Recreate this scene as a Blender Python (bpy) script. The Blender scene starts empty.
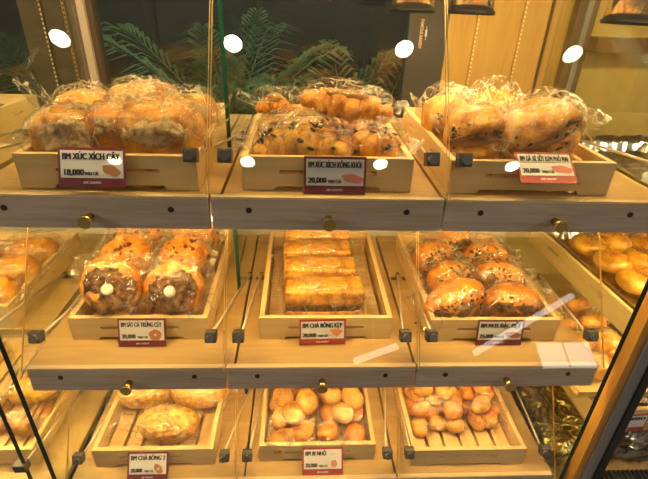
import bpy, bmesh, math, random
from mathutils import Vector, Matrix, noise
sc = bpy.context.scene
COL = sc.collection
random.seed(7)

# ------------------------------------------------------------------ view
sc.view_settings.view_transform = 'Standard'
sc.view_settings.look = 'None'
sc.view_settings.gamma = 1.0
sc.view_settings.use_curve_mapping = False
sc.view_settings.exposure = 0.0

# ------------------------------------------------------------------ materials
MATS = {}
def nt(name):
    m = bpy.data.materials.new(name); m.use_nodes = True
    n = m.node_tree.nodes; n.clear()
    out = n.new('ShaderNodeOutputMaterial')
    return m, n, m.node_tree.links, out
def setin(node, **kw):
    for k, v in kw.items():
        k = k.replace('_', ' ')
        if k in node.inputs:
            if isinstance(v, (tuple, list)) and len(v) == 3: v = (*v, 1)
            node.inputs[k].default_value = v
def plain(name, col, rough=0.5, metal=0.0, spec=0.5, coat=0.0):
    m, n, l, out = nt(name)
    p = n.new('ShaderNodeBsdfPrincipled')
    setin(p, Base_Color=col, Roughness=rough, Metallic=metal, Coat_Weight=coat)
    p.inputs['Specular IOR Level'].default_value = spec
    tc = n.new('ShaderNodeTexCoord'); nz = n.new('ShaderNodeTexNoise')
    nz.inputs['Scale'].default_value = 35; nz.inputs['Detail'].default_value = 3
    mp = n.new('ShaderNodeMapRange'); setin(mp, To_Min=max(0.02, rough-0.06), To_Max=min(1, rough+0.06))
    l.new(tc.outputs['Object'], nz.inputs['Vector']); l.new(nz.outputs['Fac'], mp.inputs['Value'])
    l.new(mp.outputs['Result'], p.inputs['Roughness'])
    l.new(p.outputs[0], out.inputs[0])
    MATS[name] = m; return m
def wood(name, c1, c2, axis='Y', rough=0.45, scale=9, stretch=14):
    m, n, l, out = nt(name)
    p = n.new('ShaderNodeBsdfPrincipled'); tc = n.new('ShaderNodeTexCoord'); mp = n.new('ShaderNodeMapping')
    s = {'X': (1, stretch, stretch), 'Y': (stretch, 1, stretch), 'Z': (stretch, stretch, 1)}[axis]
    mp.inputs['Scale'].default_value = s
    nz = n.new('ShaderNodeTexNoise'); setin(nz, Scale=scale, Detail=6, Roughness=0.6, Distortion=0.6)
    nz2 = n.new('ShaderNodeTexNoise'); setin(nz2, Scale=scale*0.25, Detail=2)
    mx = n.new('ShaderNodeMath'); mx.operation = 'MULTIPLY_ADD'; mx.inputs[1].default_value = 0.6
    cr = n.new('ShaderNodeValToRGB')
    cr.color_ramp.elements[0].position = 0.35; cr.color_ramp.elements[0].color = (*c2, 1)
    cr.color_ramp.elements[1].position = 0.75; cr.color_ramp.elements[1].color = (*c1, 1)
    l.new(tc.outputs['Object'], mp.inputs[0]); l.new(mp.outputs[0], nz.inputs['Vector']); l.new(mp.outputs[0], nz2.inputs['Vector'])
    ml = n.new('ShaderNodeMath'); ml.operation = 'MULTIPLY'; ml.inputs[1].default_value = 0.45
    l.new(nz2.outputs['Fac'], ml.inputs[0])
    l.new(nz.outputs['Fac'], mx.inputs[0]); l.new(ml.outputs[0], mx.inputs[2])
    l.new(mx.outputs[0], cr.inputs[0]); l.new(cr.outputs[0], p.inputs['Base Color'])
    setin(p, Roughness=rough); bp = n.new('ShaderNodeBump'); setin(bp, Strength=0.08, Distance=0.002)
    l.new(nz.outputs['Fac'], bp.inputs['Height']); l.new(bp.outputs[0], p.inputs['Normal'])
    l.new(p.outputs[0], out.inputs[0]); MATS[name] = m; return m
def crust(name, light, mid, dark, rough=0.38, scale=22, bump=0.25, coat=0.25, lo=0.3, hi=0.72):
    m, n, l, out = nt(name)
    p = n.new('ShaderNodeBsdfPrincipled'); tc = n.new('ShaderNodeTexCoord')
    nz = n.new('ShaderNodeTexNoise'); setin(nz, Scale=scale, Detail=5, Roughness=0.6)
    nf = n.new('ShaderNodeTexNoise'); setin(nf, Scale=scale*7, Detail=4, Roughness=0.7)
    cr = n.new('ShaderNodeValToRGB'); e = cr.color_ramp.elements
    e[0].position = lo+0.04; e[0].color = (*dark, 1); e[1].position = hi; e[1].color = (*light, 1)
    k = e.new((lo+hi)/2); k.color = (*mid, 1)
    ad = n.new('ShaderNodeMath'); ad.operation = 'MULTIPLY_ADD'; ad.inputs[1].default_value = 0.3
    l.new(tc.outputs['Object'], nz.inputs['Vector']); l.new(tc.outputs['Object'], nf.inputs['Vector'])
    sb = n.new('ShaderNodeMath'); sb.operation = 'SUBTRACT'; sb.inputs[1].default_value = 0.15
    l.new(nz.outputs['Fac'], sb.inputs[0])
    l.new(nf.outputs['Fac'], ad.inputs[0]); l.new(sb.outputs[0], ad.inputs[2])
    l.new(ad.outputs[0], cr.inputs[0]); l.new(cr.outputs[0], p.inputs['Base Color'])
    setin(p, Roughness=rough, Coat_Weight=coat, Coat_Roughness=0.25)
    b = n.new('ShaderNodeBump'); setin(b, Strength=bump, Distance=0.004)
    l.new(nf.outputs['Fac'], b.inputs['Height']); l.new(b.outputs[0], p.inputs['Normal'])
    l.new(p.outputs[0], out.inputs[0]); MATS[name] = m; return m
def clear(name, tint=(1, 1, 1), gloss=(1, 1, 1), rough=0.02, ior=1.5, gain=1.0, haze=0.0, hazecol=(1, 1, 1), bump=0.0, bscale=40, base=0.0, crease_glint=(0.02, 0.4)):
    m, n, l, out = nt(name)
    t = n.new('ShaderNodeBsdfTransparent'); setin(t, Color=tint)
    g = n.new('ShaderNodeBsdfGlossy'); setin(g, Color=gloss, Roughness=rough)
    fr = n.new('ShaderNodeLayerWeight'); fr.inputs['Blend'].default_value = 0.5
    pw = n.new('ShaderNodeMath'); pw.operation = 'POWER'; pw.inputs[1].default_value = 5.0
    f0 = ((ior-1)/(ior+1))**2
    ma = n.new('ShaderNodeMath'); ma.operation = 'MULTIPLY_ADD'; ma.inputs[1].default_value = gain*(1-f0); ma.inputs[2].default_value = base+gain*f0; ma.use_clamp = True
    mix = n.new('ShaderNodeMixShader')
    l.new(fr.outputs['Facing'], pw.inputs[0]); l.new(pw.outputs[0], ma.inputs[0]); l.new(ma.outputs[0], mix.inputs[0])
    l.new(t.outputs[0], mix.inputs[1]); l.new(g.outputs[0], mix.inputs[2])
    if bump:
        tc = n.new('ShaderNodeTexCoord'); nz = n.new('ShaderNodeTexNoise'); setin(nz, Scale=bscale, Detail=3, Roughness=0.55, Distortion=1.2)
        b = n.new('ShaderNodeBump'); setin(b, Strength=bump, Distance=0.01)
        l.new(tc.outputs['Object'], nz.inputs['Vector']); l.new(nz.outputs['Fac'], b.inputs['Height'])
        l.new(b.outputs[0], g.inputs['Normal']); l.new(b.outputs[0], fr.inputs['Normal'])
    last = mix
    if haze:
        tc2 = n.new('ShaderNodeTexCoord'); prev = None
        for sc_, st, rz in ((bscale*0.30, (0.45, 2.1, 1.5), 0.6), (bscale*0.42, (1.9, 0.45, 1.0), -0.5)):
            ms = n.new('ShaderNodeMapping'); ms.inputs['Scale'].default_value = st; ms.inputs['Rotation'].default_value = (0, 0, rz)
            rn = n.new('ShaderNodeTexNoise'); setin(rn, Scale=sc_, Detail=2.0, Roughness=0.55, Distortion=0.35)
            sb = n.new('ShaderNodeMath'); sb.operation = 'SUBTRACT'; sb.inputs[1].default_value = 0.5
            ab = n.new('ShaderNodeMath'); ab.operation = 'ABSOLUTE'
            cr = n.new('ShaderNodeMapRange'); cr.interpolation_type = 'SMOOTHSTEP'
            setin(cr, From_Min=0.0, From_Max=crease_glint[0], To_Min=crease_glint[1], To_Max=haze)  # whitened crease lines, also painting bright highlight streaks onto the film
            l.new(tc2.outputs['Object'], ms.inputs[0]); l.new(ms.outputs[0], rn.inputs['Vector'])
            l.new(rn.outputs['Fac'], sb.inputs[0]); l.new(sb.outputs[0], ab.inputs[0]); l.new(ab.outputs[0], cr.inputs['Value'])
            if prev is None: prev = cr
            else:
                mxx = n.new('ShaderNodeMath'); mxx.operation = 'MAXIMUM'
                l.new(prev.outputs['Result'], mxx.inputs[0]); l.new(cr.outputs['Result'], mxx.inputs[1])
        d = n.new('ShaderNodeBsdfDiffuse'); setin(d, Color=hazecol)
        tl = n.new('ShaderNodeBsdfTranslucent'); setin(tl, Color=hazecol)
        m2 = n.new('ShaderNodeMixShader'); m2.inputs[0].default_value = 0.5
        l.new(d.outputs[0], m2.inputs[1]); l.new(tl.outputs[0], m2.inputs[2])
        m3 = n.new('ShaderNodeMixShader'); l.new(mxx.outputs[0], m3.inputs[0])
        l.new(mix.outputs[0], m3.inputs[1]); l.new(m2.outputs[0], m3.inputs[2]); last = m3
    l.new(last.outputs[0], out.inputs[0]); MATS[name] = m; return m
def glow(name, col, s):
    m, n, l, out = nt(name)
    e = n.new('ShaderNodeEmission'); setin(e, Color=col, Strength=s)
    l.new(e.outputs[0], out.inputs[0]); MATS[name] = m; return m

wood('tray_wood', (0.82, 0.60, 0.28), (0.70, 0.46, 0.18), 'X', 0.5, 7, 9)
wood('tray_wood_long', (0.80, 0.57, 0.25), (0.68, 0.43, 0.16), 'Y', 0.5, 7, 9)
wood('deck_wood', (0.56, 0.375, 0.145), (0.42, 0.255, 0.085), 'X', 0.4, 5, 12)
wood('edge_wood', (0.74, 0.57, 0.33), (0.64, 0.46, 0.24), 'X', 0.4, 5, 12)
wood('board_laminate', (0.58, 0.455, 0.34), (0.34, 0.255, 0.185), 'X', 0.45, 6, 16)
wood('panel_wood', (0.44, 0.275, 0.07), (0.34, 0.20, 0.045), 'Z', 0.45, 8, 12)
wood('side_wood', (0.42, 0.31, 0.10), (0.33, 0.24, 0.075), 'Z', 0.3, 5, 6)
wood('rail_wood', (0.075, 0.042, 0.009), (0.05, 0.027, 0.006), 'X', 0.4, 6, 10)
wood('post_wood', (0.52, 0.26, 0.05), (0.36, 0.165, 0.028), 'Z', 0.25, 6, 10)
plain('dark_gap', (0.035, 0.02, 0.012), 0.6)
plain('dark_brown', (0.07, 0.045, 0.025), 0.5)
plain('black_metal', (0.012, 0.012, 0.014), 0.4)
plain('grey_metal', (0.20, 0.20, 0.205), 0.4, 0.2)
plain('charcoal', (0.045, 0.043, 0.04), 0.45)
plain('pink_trim', (0.42, 0.33, 0.28), 0.45)
plain('gunmetal', (0.30, 0.285, 0.265), 0.25, 0.9)
plain('clamp_grey', (0.075, 0.07, 0.065), 0.45, 0.4)
plain('steel', (0.58, 0.46, 0.30), 0.35, 0.35)
plain('chrome', (0.85, 0.83, 0.83), 0.12, 1.0)
plain('brass', (0.62, 0.42, 0.14), 0.25, 1.0)
plain('brass_face', (0.72, 0.52, 0.18), 0.3, 0.9)
plain('screw_dark', (0.04, 0.022, 0.015), 0.5, 0.2)
plain('back_panel_white', (0.42, 0.42, 0.36), 0.5)
plain('maroon', (0.17, 0.025, 0.035), 0.4)
plain('red_band', (0.36, 0.05, 0.03), 0.4)
plain('card_white', (0.66, 0.62, 0.58), 0.5)
plain('ink', (0.012, 0.010, 0.010), 0.5)
plain('white_ink', (0.75, 0.70, 0.66), 0.5)
plain('gold_ink', (0.60, 0.42, 0.25), 0.5)
plain('picture_orange', (0.62, 0.22, 0.05), 0.5)
plain('picture_brown', (0.42, 0.16, 0.07), 0.5)
plain('picture_pink', (0.62, 0.20, 0.13), 0.5)
plain('ceiling_paint', (0.16, 0.15, 0.14), 0.8)
plain('floor_stone', (0.12, 0.11, 0.10), 0.5)
plain('night_wall', (0.02, 0.022, 0.020), 0.8)
plain('soil', (0.03, 0.02, 0.012), 0.9)
plain('pot_clay', (0.10, 0.05, 0.03), 0.7)
plain('dull_foil', (0.42, 0.37, 0.30), 0.32, 1.0)
plain('foil', (0.80, 0.74, 0.60), 0.22, 1.0)
plain('gold_foil', (0.66, 0.52, 0.19), 0.36, 1.0)
plain('ribbed_rubber', (0.02, 0.02, 0.022), 0.55)
plain('egg_white', (0.78, 0.72, 0.56), 0.35)
plain('herb_dark', (0.06, 0.055, 0.02), 0.6)
plain('char_spot', (0.16, 0.05, 0.012), 0.6)
plain('sausage', (0.40, 0.19, 0.04), 0.3, 0, 0.5, 0.4)
plain('paper_white', (0.75, 0.75, 0.72), 0.6)
def leaf(name, c1, c2):
    m, n, l, out = nt(name)
    p = n.new('ShaderNodeBsdfPrincipled'); oi = n.new('ShaderNodeTexCoord'); nz = n.new('ShaderNodeTexNoise'); setin(nz, Scale=6)
    cr = n.new('ShaderNodeValToRGB'); cr.color_ramp.elements[0].color = (*c1, 1); cr.color_ramp.elements[1].color = (*c2, 1)
    cr.color_ramp.elements[0].position = 0.35; cr.color_ramp.elements[1].position = 0.7
    l.new(oi.outputs['Object'], nz.inputs['Vector']); l.new(nz.outputs['Fac'], cr.inputs[0]); l.new(cr.outputs[0], p.inputs['Base Color'])
    setin(p, Roughness=0.4); l.new(p.outputs[0], out.inputs[0]); MATS[name] = m
leaf('leaf_green', (0.02, 0.05, 0.018), (0.06, 0.12, 0.035))
leaf('leaf_pale', (0.05, 0.09, 0.04), (0.14, 0.20, 0.08))

crust('crust_gold', (0.927, 0.543, 0.0704), (0.665, 0.294, 0.0219), (0.319, 0.106, 0.0066), scale=28)
crust('crust_orange', (0.950, 0.477, 0.0387), (0.688, 0.257, 0.0113), (0.330, 0.090, 0.0055), scale=28)
crust('crust_pale', (0.922, 0.560, 0.1408), (0.726, 0.365, 0.0564), (0.436, 0.165, 0.0165), bump=0.12)
crust('crust_glaze', (0.950, 0.446, 0.0317), (0.680, 0.236, 0.0113), (0.336, 0.089, 0.0055), rough=0.32, coat=0.3, bump=0.10)
crust('crust_yellow', (0.927, 0.555, 0.0633), (0.665, 0.326, 0.0251), (0.354, 0.140, 0.0082))
crust('crumb_cheese', (0.86, 0.60, 0.22), (0.74, 0.42, 0.09), (0.48, 0.20, 0.03), scale=60, bump=0.5, coat=0)
crust('floss_pale', (0.74, 0.58, 0.32), (0.60, 0.42, 0.19), (0.38, 0.22, 0.07), rough=0.7, scale=90, bump=0.8, coat=0)
crust('floss_brown', (0.34, 0.18, 0.045), (0.19, 0.085, 0.02), (0.07, 0.027, 0.006), rough=0.7, scale=80, bump=0.8, coat=0)
crust('sandwich_side', (0.80, 0.52, 0.22), (0.66, 0.34, 0.10), (0.34, 0.13, 0.03), scale=40, bump=0.4, coat=0)
crust('choco_stripe', (0.80, 0.48, 0.16), (0.40, 0.16, 0.05), (0.12, 0.04, 0.02), scale=30)

clear('door_glass', (0.985, 0.99, 0.98), (1, 1, 1), 0.0, 1.5, 1.35)
clear('panel_glass', (0.93, 0.96, 0.93), (1, 1, 1), 0.0, 1.5, 1.2)
clear('night_glass', (0.80, 0.84, 0.80), (1, 0.95, 0.85), 0.015, 1.5, 1.5, base=0.01)
clear('acrylic', (0.96, 0.96, 0.95), (1, 1, 1), 0.05, 1.45, 1.2)
clear('bag_film', (0.985, 0.975, 0.955), (1, 0.97, 0.9), 0.12, 1.45, 0.45, haze=0.012, hazecol=(0.98, 0.88, 0.62), bump=1.0, bscale=30, base=0.05, crease_glint=(0.014, 0.48))
clear('bag_smooth', (0.985, 0.98, 0.97), (1, 0.97, 0.92), 0.09, 1.45, 0.45, haze=0.004, hazecol=(0.98, 0.90, 0.70), bump=0.7, bscale=20, base=0.035, crease_glint=(0.010, 0.28))
plain('glass_edge_green', (0.006, 0.055, 0.035), 0.15)
plain('glass_edge_dark', (0.005, 0.024, 0.016), 0.2)
glow('led_warm', (1.0, 0.70, 0.27), 170)
glow('fill_bar_glow', (1.0, 0.72, 0.30), 200)
glow('lens_warm', (1.0, 0.72, 0.36), 60)
glow('downlight_glow', (1.0, 0.97, 0.66), 23)
glow('fill_panel_glow', (1.0, 0.90, 0.76), 45)
glow('tube_glow', (1.0, 0.95, 0.88), 3.0)
glow('box_glow', (1.0, 0.96, 0.90), 3.2)

# ------------------------------------------------------------------ mesh helpers
def link(o): COL.objects.link(o); return o
def mesh_obj(name, bm, mat, parent=None, smooth=False, loc=(0, 0, 0)):
    me = bpy.data.meshes.new(name); bmesh.ops.recalc_face_normals(bm, faces=bm.faces[:]) if len(bm.faces) else None
    bm.to_mesh(me); bm.free()
    for mm in (mat if isinstance(mat, (list, tuple)) else [mat]): me.materials.append(MATS[mm])
    if smooth:
        for p in me.polygons: p.use_smooth = True
    o = link(bpy.data.objects.new(name, me)); o.location = loc
    if parent: o.parent = parent
    return o
def empty(name, label, cat, loc=(0, 0, 0), rotz=0, group=None):
    o = link(bpy.data.objects.new(name, None)); o.location = loc; o.rotation_euler = (0, 0, rotz); o.empty_display_size = 0.02
    o['label'] = label; o['category'] = cat
    if group: o['group'] = group
    return o
def tag(o, label, cat, group=None):
    o['label'] = label; o['category'] = cat
    if group: o['group'] = group
    return o
def struct(name, bm, mat, smooth=False):
    o = mesh_obj(name, bm, mat, None, smooth); o['kind'] = 'structure'; return o
def box(bm, x0, x1, y0, y1, z0, z1, bev=0.0):
    t = bmesh.new()
    bmesh.ops.create_cube(t, size=1, matrix=Matrix.Translation(((x0+x1)/2, (y0+y1)/2, (z0+z1)/2)) @ Matrix.Diagonal((x1-x0, y1-y0, z1-z0, 1)))
    if bev: bmesh.ops.bevel(t, geom=t.edges[:], offset=bev, segments=2, affect='EDGES', profile=0.6)
    me = bpy.data.meshes.new('tmp'); t.to_mesh(me); t.free(); bm.from_mesh(me); bpy.data.meshes.remove(me); return bm
def cyl(bm, p0, p1, r0, r1=None, seg=20, caps=True):
    p0 = Vector(p0); p1 = Vector(p1); d = p1-p0; r1 = r0 if r1 is None else r1
    M = Matrix.Translation((p0+p1)/2) @ d.to_track_quat('Z', 'Y').to_matrix().to_4x4()
    bmesh.ops.create_cone(bm, cap_ends=caps, segments=seg, radius1=r0, radius2=r1, depth=d.length, matrix=M); return bm
def B(*a, **k): return box(bmesh.new(), *a, **k)
def CY(*a, **k): return cyl(bmesh.new(), *a, **k)
def plate(outer, holes, thick, axis='Y'):
    """a flat board with cut-outs: outline in (x, z), thickness along +Y"""
    bm = bmesh.new(); edges = []
    for loop in [outer]+holes:
        vs = [bm.verts.new((x, 0, z)) for x, z in loop]
        for i in range(len(vs)): edges.append(bm.edges.new((vs[i], vs[(i+1) % len(vs)])))
    bmesh.ops.triangle_fill(bm, use_beauty=True, use_dissolve=False, edges=edges)
    r = bmesh.ops.extrude_face_region(bm, geom=bm.faces[:])
    bmesh.ops.translate(bm, verts=[v for v in r['geom'] if isinstance(v, bmesh.types.BMVert)], vec=(0, thick, 0))
    return bm
def slot(cx, cz, w, h, n=5):
    r = h/2; p = []
    for i in range(n+1):
        a = -math.pi/2+math.pi*i/n; p.append((cx+w/2-r+r*math.cos(a), cz+r*math.sin(a)))
    for i in range(n+1):
        a = math.pi/2+math.pi*i/n; p.append((cx-w/2+r+r*math.cos(a), cz+r*math.sin(a)))
    return p
def spow(v, e): return math.copysign(abs(v)**e, v)
def blob(dx, dy, dz, seed=0, amp=0.0, freq=12.0, ez=1.0, exy=1.0, nu=40, nv=24, cut=None, ridged=False, amp2=0, freq2=60):
    """lumpy superellipsoid of full size dx,dy,dz, base at z=0"""
    bm = bmesh.new(); rows = []
    off = Vector((seed*3.17, seed*1.31, seed*0.77))
    for j in range(nv+1):
        ph = -math.pi/2+math.pi*j/nv; row = []
        for i in range(nu):
            th = 2*math.pi*i/nu
            c = spow(math.cos(ph), ez)
            v = Vector((dx/2*c*spow(math.cos(th), exy), dy/2*c*spow(math.sin(th), exy), dz/2*spow(math.sin(ph), ez)))
            nrm = Vector((v.x/dx**2, v.y/dy**2, v.z/dz**2)); nrm = nrm.normalized() if nrm.length else Vector((0, 0, 1))
            q = noise.noise(v*freq+off)
            if ridged: q = 0.6-2*abs(q)
            d = amp*q + amp2*noise.noise(v*freq2+off)
            v = v+nrm*d; v.z += dz/2
            if cut is not None: v.z = max(v.z, cut)
            row.append(v)
            if j in (0, nv): break
        rows.append([bm.verts.new(x) for x in row])
    for j in range(nv):
        a, b = rows[j], rows[j+1]
        for i in range(nu):
            k = (i+1) % nu
            if len(a) == 1: bm.faces.new((a[0], b[k], b[i]))
            elif len(b) == 1: bm.faces.new((a[i], a[k], b[0]))
            else: bm.faces.new((a[i], a[k], b[k], b[i]))
    return bm
def bag_bm(L, W, H, seed, fin=0.03, crumple=0.006, lift=(0.01, 0.01), top_fin=0.0, nu=60, nv=44, freq=26):
    """pillow bag: body L x W x H along X, crimped fins at both ends, base at z=0"""
    bm = bmesh.new(); rows = []; off = Vector((seed*2.3, seed*5.1, seed*0.9)); rnd = random.Random(seed)
    Lt = L/2+fin; ph1, ph2 = rnd.random()*6, rnd.random()*6
    for i in range(nu+1):
        x = -Lt+2*Lt*i/nu; t = abs(x)/(L/2)
        r = (1-min(1, t)**3.2)**0.55 if t < 1 else 0.0
        hz = max(H*r, 0.0012); wy = W*(0.92+0.08*r)
        e = max(0, abs(x)-L/2*0.72); sgn = 0 if x < 0 else 1
        dzz = H*0.45*(1-r)+lift[sgn]*(e/(Lt-L/2*0.72))**1.5
        row = []
        for j in range(nv):
            a = 2*math.pi*j/nv
            y = wy/2*spow(math.cos(a), 0.62); z = hz/2*spow(math.sin(a), 0.62)+hz/2+dzz
            v = Vector((x, y, z))
            q = 0.45-abs(noise.noise(v*freq+off))*1.5
            q += 0.5*(0.45-abs(noise.noise(v*freq*2.3+off*1.7))*1.5)
            k = crumple*(0.35+0.65*r)
            v += Vector((0, math.cos(a)*0.8, math.sin(a)))*q*k
            if r < 0.5: v.z += (0.5-r)*0.02*noise.noise(Vector((x*12, y*26, seed)))
            if v.z < 0.0006: v.z = 0.0006
            row.append(bm.verts.new(v))
        rows.append(row)
    for i in range(nu):
        for j in range(nv):
            k = (j+1) % nv
            bm.faces.new((rows[i][j], rows[i][k], rows[i+1][k], rows[i+1][j]))
    bm.faces.new(rows[0]); bm.faces.new(rows[-1][::-1])
    return bm
def move(bm, x=0, y=0, z=0, rx=0, ry=0, rz=0, s=1):
    M = Matrix.Translation((x, y, z)) @ Matrix.Rotation(rz, 4, 'Z') @ Matrix.Rotation(ry, 4, 'Y') @ Matrix.Rotation(rx, 4, 'X') @ Matrix.Scale(s, 4)
    bmesh.ops.transform(bm, matrix=M, verts=bm.verts[:]); return bm
def merge(*bms):
    o = bmesh.new()
    for b in bms:
        me = bpy.data.meshes.new('tmp'); b.to_mesh(me); b.free(); o.from_mesh(me); bpy.data.meshes.remove(me)
    return o
def text_bm(s, size, xscale=1.0, bold=0.0, align='LEFT'):
    c = bpy.data.curves.new('txt', 'FONT'); c.body = s; c.size = size; c.align_x = align; c.offset = bold; c.extrude = 0.0002; c.resolution_u = 3
    o = link(bpy.data.objects.new('txt', c)); bpy.context.view_layer.update()
    me = bpy.data.meshes.new_from_object(o); bpy.data.objects.remove(o); bpy.data.curves.remove(c)
    bm = bmesh.new(); bm.from_mesh(me); bpy.data.meshes.remove(me)
    # lay it in the x-z plane facing -Y
    bmesh.ops.transform(bm, matrix=Matrix.Rotation(math.pi/2, 4, 'X') @ Matrix.Diagonal((xscale, 1, 1, 1)), verts=bm.verts[:])
    return bm
def heavy(s, size, off):
    return merge(*[move(text_bm(s, size), x=k*off, y=-0.00003*(k+2), z=0.4*off*abs(k)) for k in (-1, -0.33, 0.33, 1)])
def width(bm): xs = [v.co.x for v in bm.verts]; return max(xs)-min(xs)

# ------------------------------------------------------------------ layout numbers (metres; the eye is the origin)
Z = [-0.3405, -0.7695, -1.19]          # deck tops, upper / middle / lower
YF, YB = 0.79, 1.45                    # front edge and back edge of the decks
XS = [-0.621, -0.171, 0.279, 0.729]    # joints between the three bays
TILT = 0.56
ROWN = ['top', 'middle', 'bottom']; COLN = ['left', 'centre', 'right']

# ------------------------------------------------------------------ camera
cam = bpy.data.cameras.new('camera'); co = link(bpy.data.objects.new('camera', cam))
pitch, yaw, roll = 0.496, 0.0599, 0.0367
F = Vector((math.sin(yaw)*math.cos(pitch), math.cos(yaw)*math.cos(pitch), -math.sin(pitch)))
R = Vector((math.cos(yaw), -math.sin(yaw), 0)); U = R.cross(F)
R2 = R*math.cos(roll)+U*math.sin(roll); U2 = -R*math.sin(roll)+U*math.cos(roll)
M = Matrix((R2, U2, -F)).transposed().to_4x4(); co.matrix_world = M
cam.sensor_width = 36; cam.lens = 453.14/648*36; cam.clip_start = 0.01
sc.camera = co

# ------------------------------------------------------------------ setting
struct('floor', B(-4, 5, -4, 5, -1.95, -1.90), 'floor_stone')
struct('ceiling', B(-4, 5, -4, 0.72, 1.262, 1.30), 'ceiling_paint')
struct('wall_back', B(-1.9, 2.3, 3.0, 3.1, -1.9, 1.3), 'night_wall')
# pale panel closing the case behind the two lower tiers
struct('wall_case', B(-1.15, 0.76, YB, YB+0.02, -1.30, Z[0]-0.018), 'back_panel_white')
# plinth below the lowest deck
struct('trim_1', B(-1.15, 1.25, 0.80, YB+0.02, -1.899, -1.35), 'dark_brown')
# roof panel of the case, above the frame
roof = empty('case_roof', 'dark roof panel of the bakery case carrying added warm fill bars above the frame', 'roof panel', (0.05, 0.82, 0.30))
mesh_obj('panel', B(-1.2, 1.9, 0, YB-0.77, 0.0, 0.03), 'dark_brown', roof)
for k in range(5): mesh_obj('fill_bar', B(-0.20, 0.20, 0.075, 0.089, -0.0125, -0.0005), 'fill_bar_glow', roof, loc=(-0.895+0.45*k, 0, 0))  # unseen bars added to brighten the top tier and the neighbouring displays
# night window behind the top tier
bm = B(-0.595, 0.318, 1.485, 1.491, Z[0]-0.018, 0.30)
struct('window_1', bm, 'night_glass')
struct('window_2', B(-1.15, -0.80, 1.485, 1.491, Z[0]-0.018, 0.30), 'night_glass')
bm = bmesh.new()
box(bm, -0.80, -0.595, 1.47, 1.51, Z[0]-0.018, 0.30)
struct('trim_3', bm, 'dark_brown')
struct('trim_4', B(-0.632, -0.612, 1.455, 1.47, Z[0]-0.018, 0.30), 'pink_trim')
struct('trim_5', B(0.318, 0.436, 1.47, 1.51, Z[0]-0.018, 0.30), 'charcoal')
struct('wall_right', B(0.436, 0.80, 1.47, 1.50, Z[0]-0.018, 0.30), 'panel_wood')
bm = bmesh.new(); box(bm, 0.734, 0.740, 1.462, 1.47, Z[0], 0.30)
struct('trim_6', bm, 'dark_brown')
struct('trim_7', B(0.80, 0.86, 1.44, 1.50, Z[0]-0.018, 0.30), 'dark_brown')
struct('trim_8', B(0.822, 0.838, 1.43, 1.44, Z[0]-0.018, 0.30), 'grey_metal')
# olive wood panel that runs on to the right of the post, with a dark shelf rail across it
struct('wall_side', box(B(0.86, 1.9, 1.46, 1.50, -1.35, 0.30), 0.76, 0.86, 1.45, 1.50, -1.35, Z[0]-0.018), 'side_wood')
struct('trim_9', B(0.86, 1.9, 1.40, 1.46, -0.125, -0.085), 'rail_wood')
# slotted uprights
def upright(x, y, label, mat='steel', slot_mat='dark_gap'):
    t = empty('slotted_upright', label, 'shelf upright', (x, y, Z[0]))
    h = 0.64
    mesh_obj('rail', B(-0.004, 0.004, -0.006, 0.0, 0, h), mat, t)
    bm = bmesh.new()
    for k in range(52):
        z = 0.01+k*0.012; box(bm, -0.0022, 0.0022, -0.0068, -0.0058, z, z+0.006)
    mesh_obj('slot_row', bm, slot_mat, t)
upright(0.521, 1.469, 'thin slotted metal upright on wood panel, left of the two behind the top right tray', 'panel_wood', 'edge_wood')
upright(0.657, 1.469, 'thin slotted metal upright on wood panel, right of the two behind the top right tray', 'panel_wood', 'edge_wood')
upright(-0.737, 1.469, 'slotted metal upright on the brown post at upper left, nearest the left edge', 'dark_brown', 'edge_wood')
upright(-0.672, 1.469, 'slotted metal upright on the brown post, beside the pinkish trim strip', 'brass_face', 'dark_brown')
# vertical lettering on the grey post
pl = empty('post_lettering', 'small vertical gold and white lettering on the grey post behind the glass', 'lettering', (0.352, 1.469, -0.055))
b = text_bm('FAMOUS BAKERY', 0.013, 0.8, 0.0004); move(b, ry=math.pi/2)
mesh_obj('gold_line', b, 'gold_ink', pl)
b = text_bm('• • BAKED • •', 0.008, 0.8, 0.0003); move(b, x=0.016, z=-0.02, ry=math.pi/2)
mesh_obj('white_line', b, 'white_ink', pl)

# ------------------------------------------------------------------ plants beyond the night window
def frond_bm(L, arch, n, leafw, leafl, seed):
    rnd = random.Random(seed); bm = bmesh.new()
    def pt(t): return Vector((L*t*math.cos(arch*t), 0, L*t*math.sin(1.25)*(1-0.55*arch*t*t)))
    pts = [pt(i/n) for i in range(n+1)]
    for i in range(n): cyl(bm, pts[i], pts[i+1], 0.004*(1-i/n)+0.001, 0.004*(1-(i+1)/n)+0.001, 5, False)
    for i in range(2, n):
        t = i/n; p = pts[i]; d = (pts[i+1]-pts[i-1]).normalized()
        for s in (-1, 1):
            l = leafl*(math.sin(math.pi*min(1, t*0.9+0.1))**0.6)*rnd.uniform(0.8, 1.15)
            dirv = (d*0.9+Vector((0, s, 0))*0.8+Vector((0, 0, -0.25+0.2*rnd.random()))).normalized()
            side = dirv.cross(Vector((0, 0, 1))).normalized()*leafw
            a, m_, e = p, p+dirv*l*0.5+Vector((0, 0, 0.01)), p+dirv*l+Vector((0, 0, -0.25*l))
            v = [bm.verts.new(q) for q in (a, m_+side, e, m_-side, m_+Vector((0, 0, 0.004)))]
            bm.faces.new((v[0], v[1], v[4])); bm.faces.new((v[1], v[2], v[4])); bm.faces.new((v[2], v[3], v[4])); bm.faces.new((v[3], v[0], v[4]))
    return bm
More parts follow.
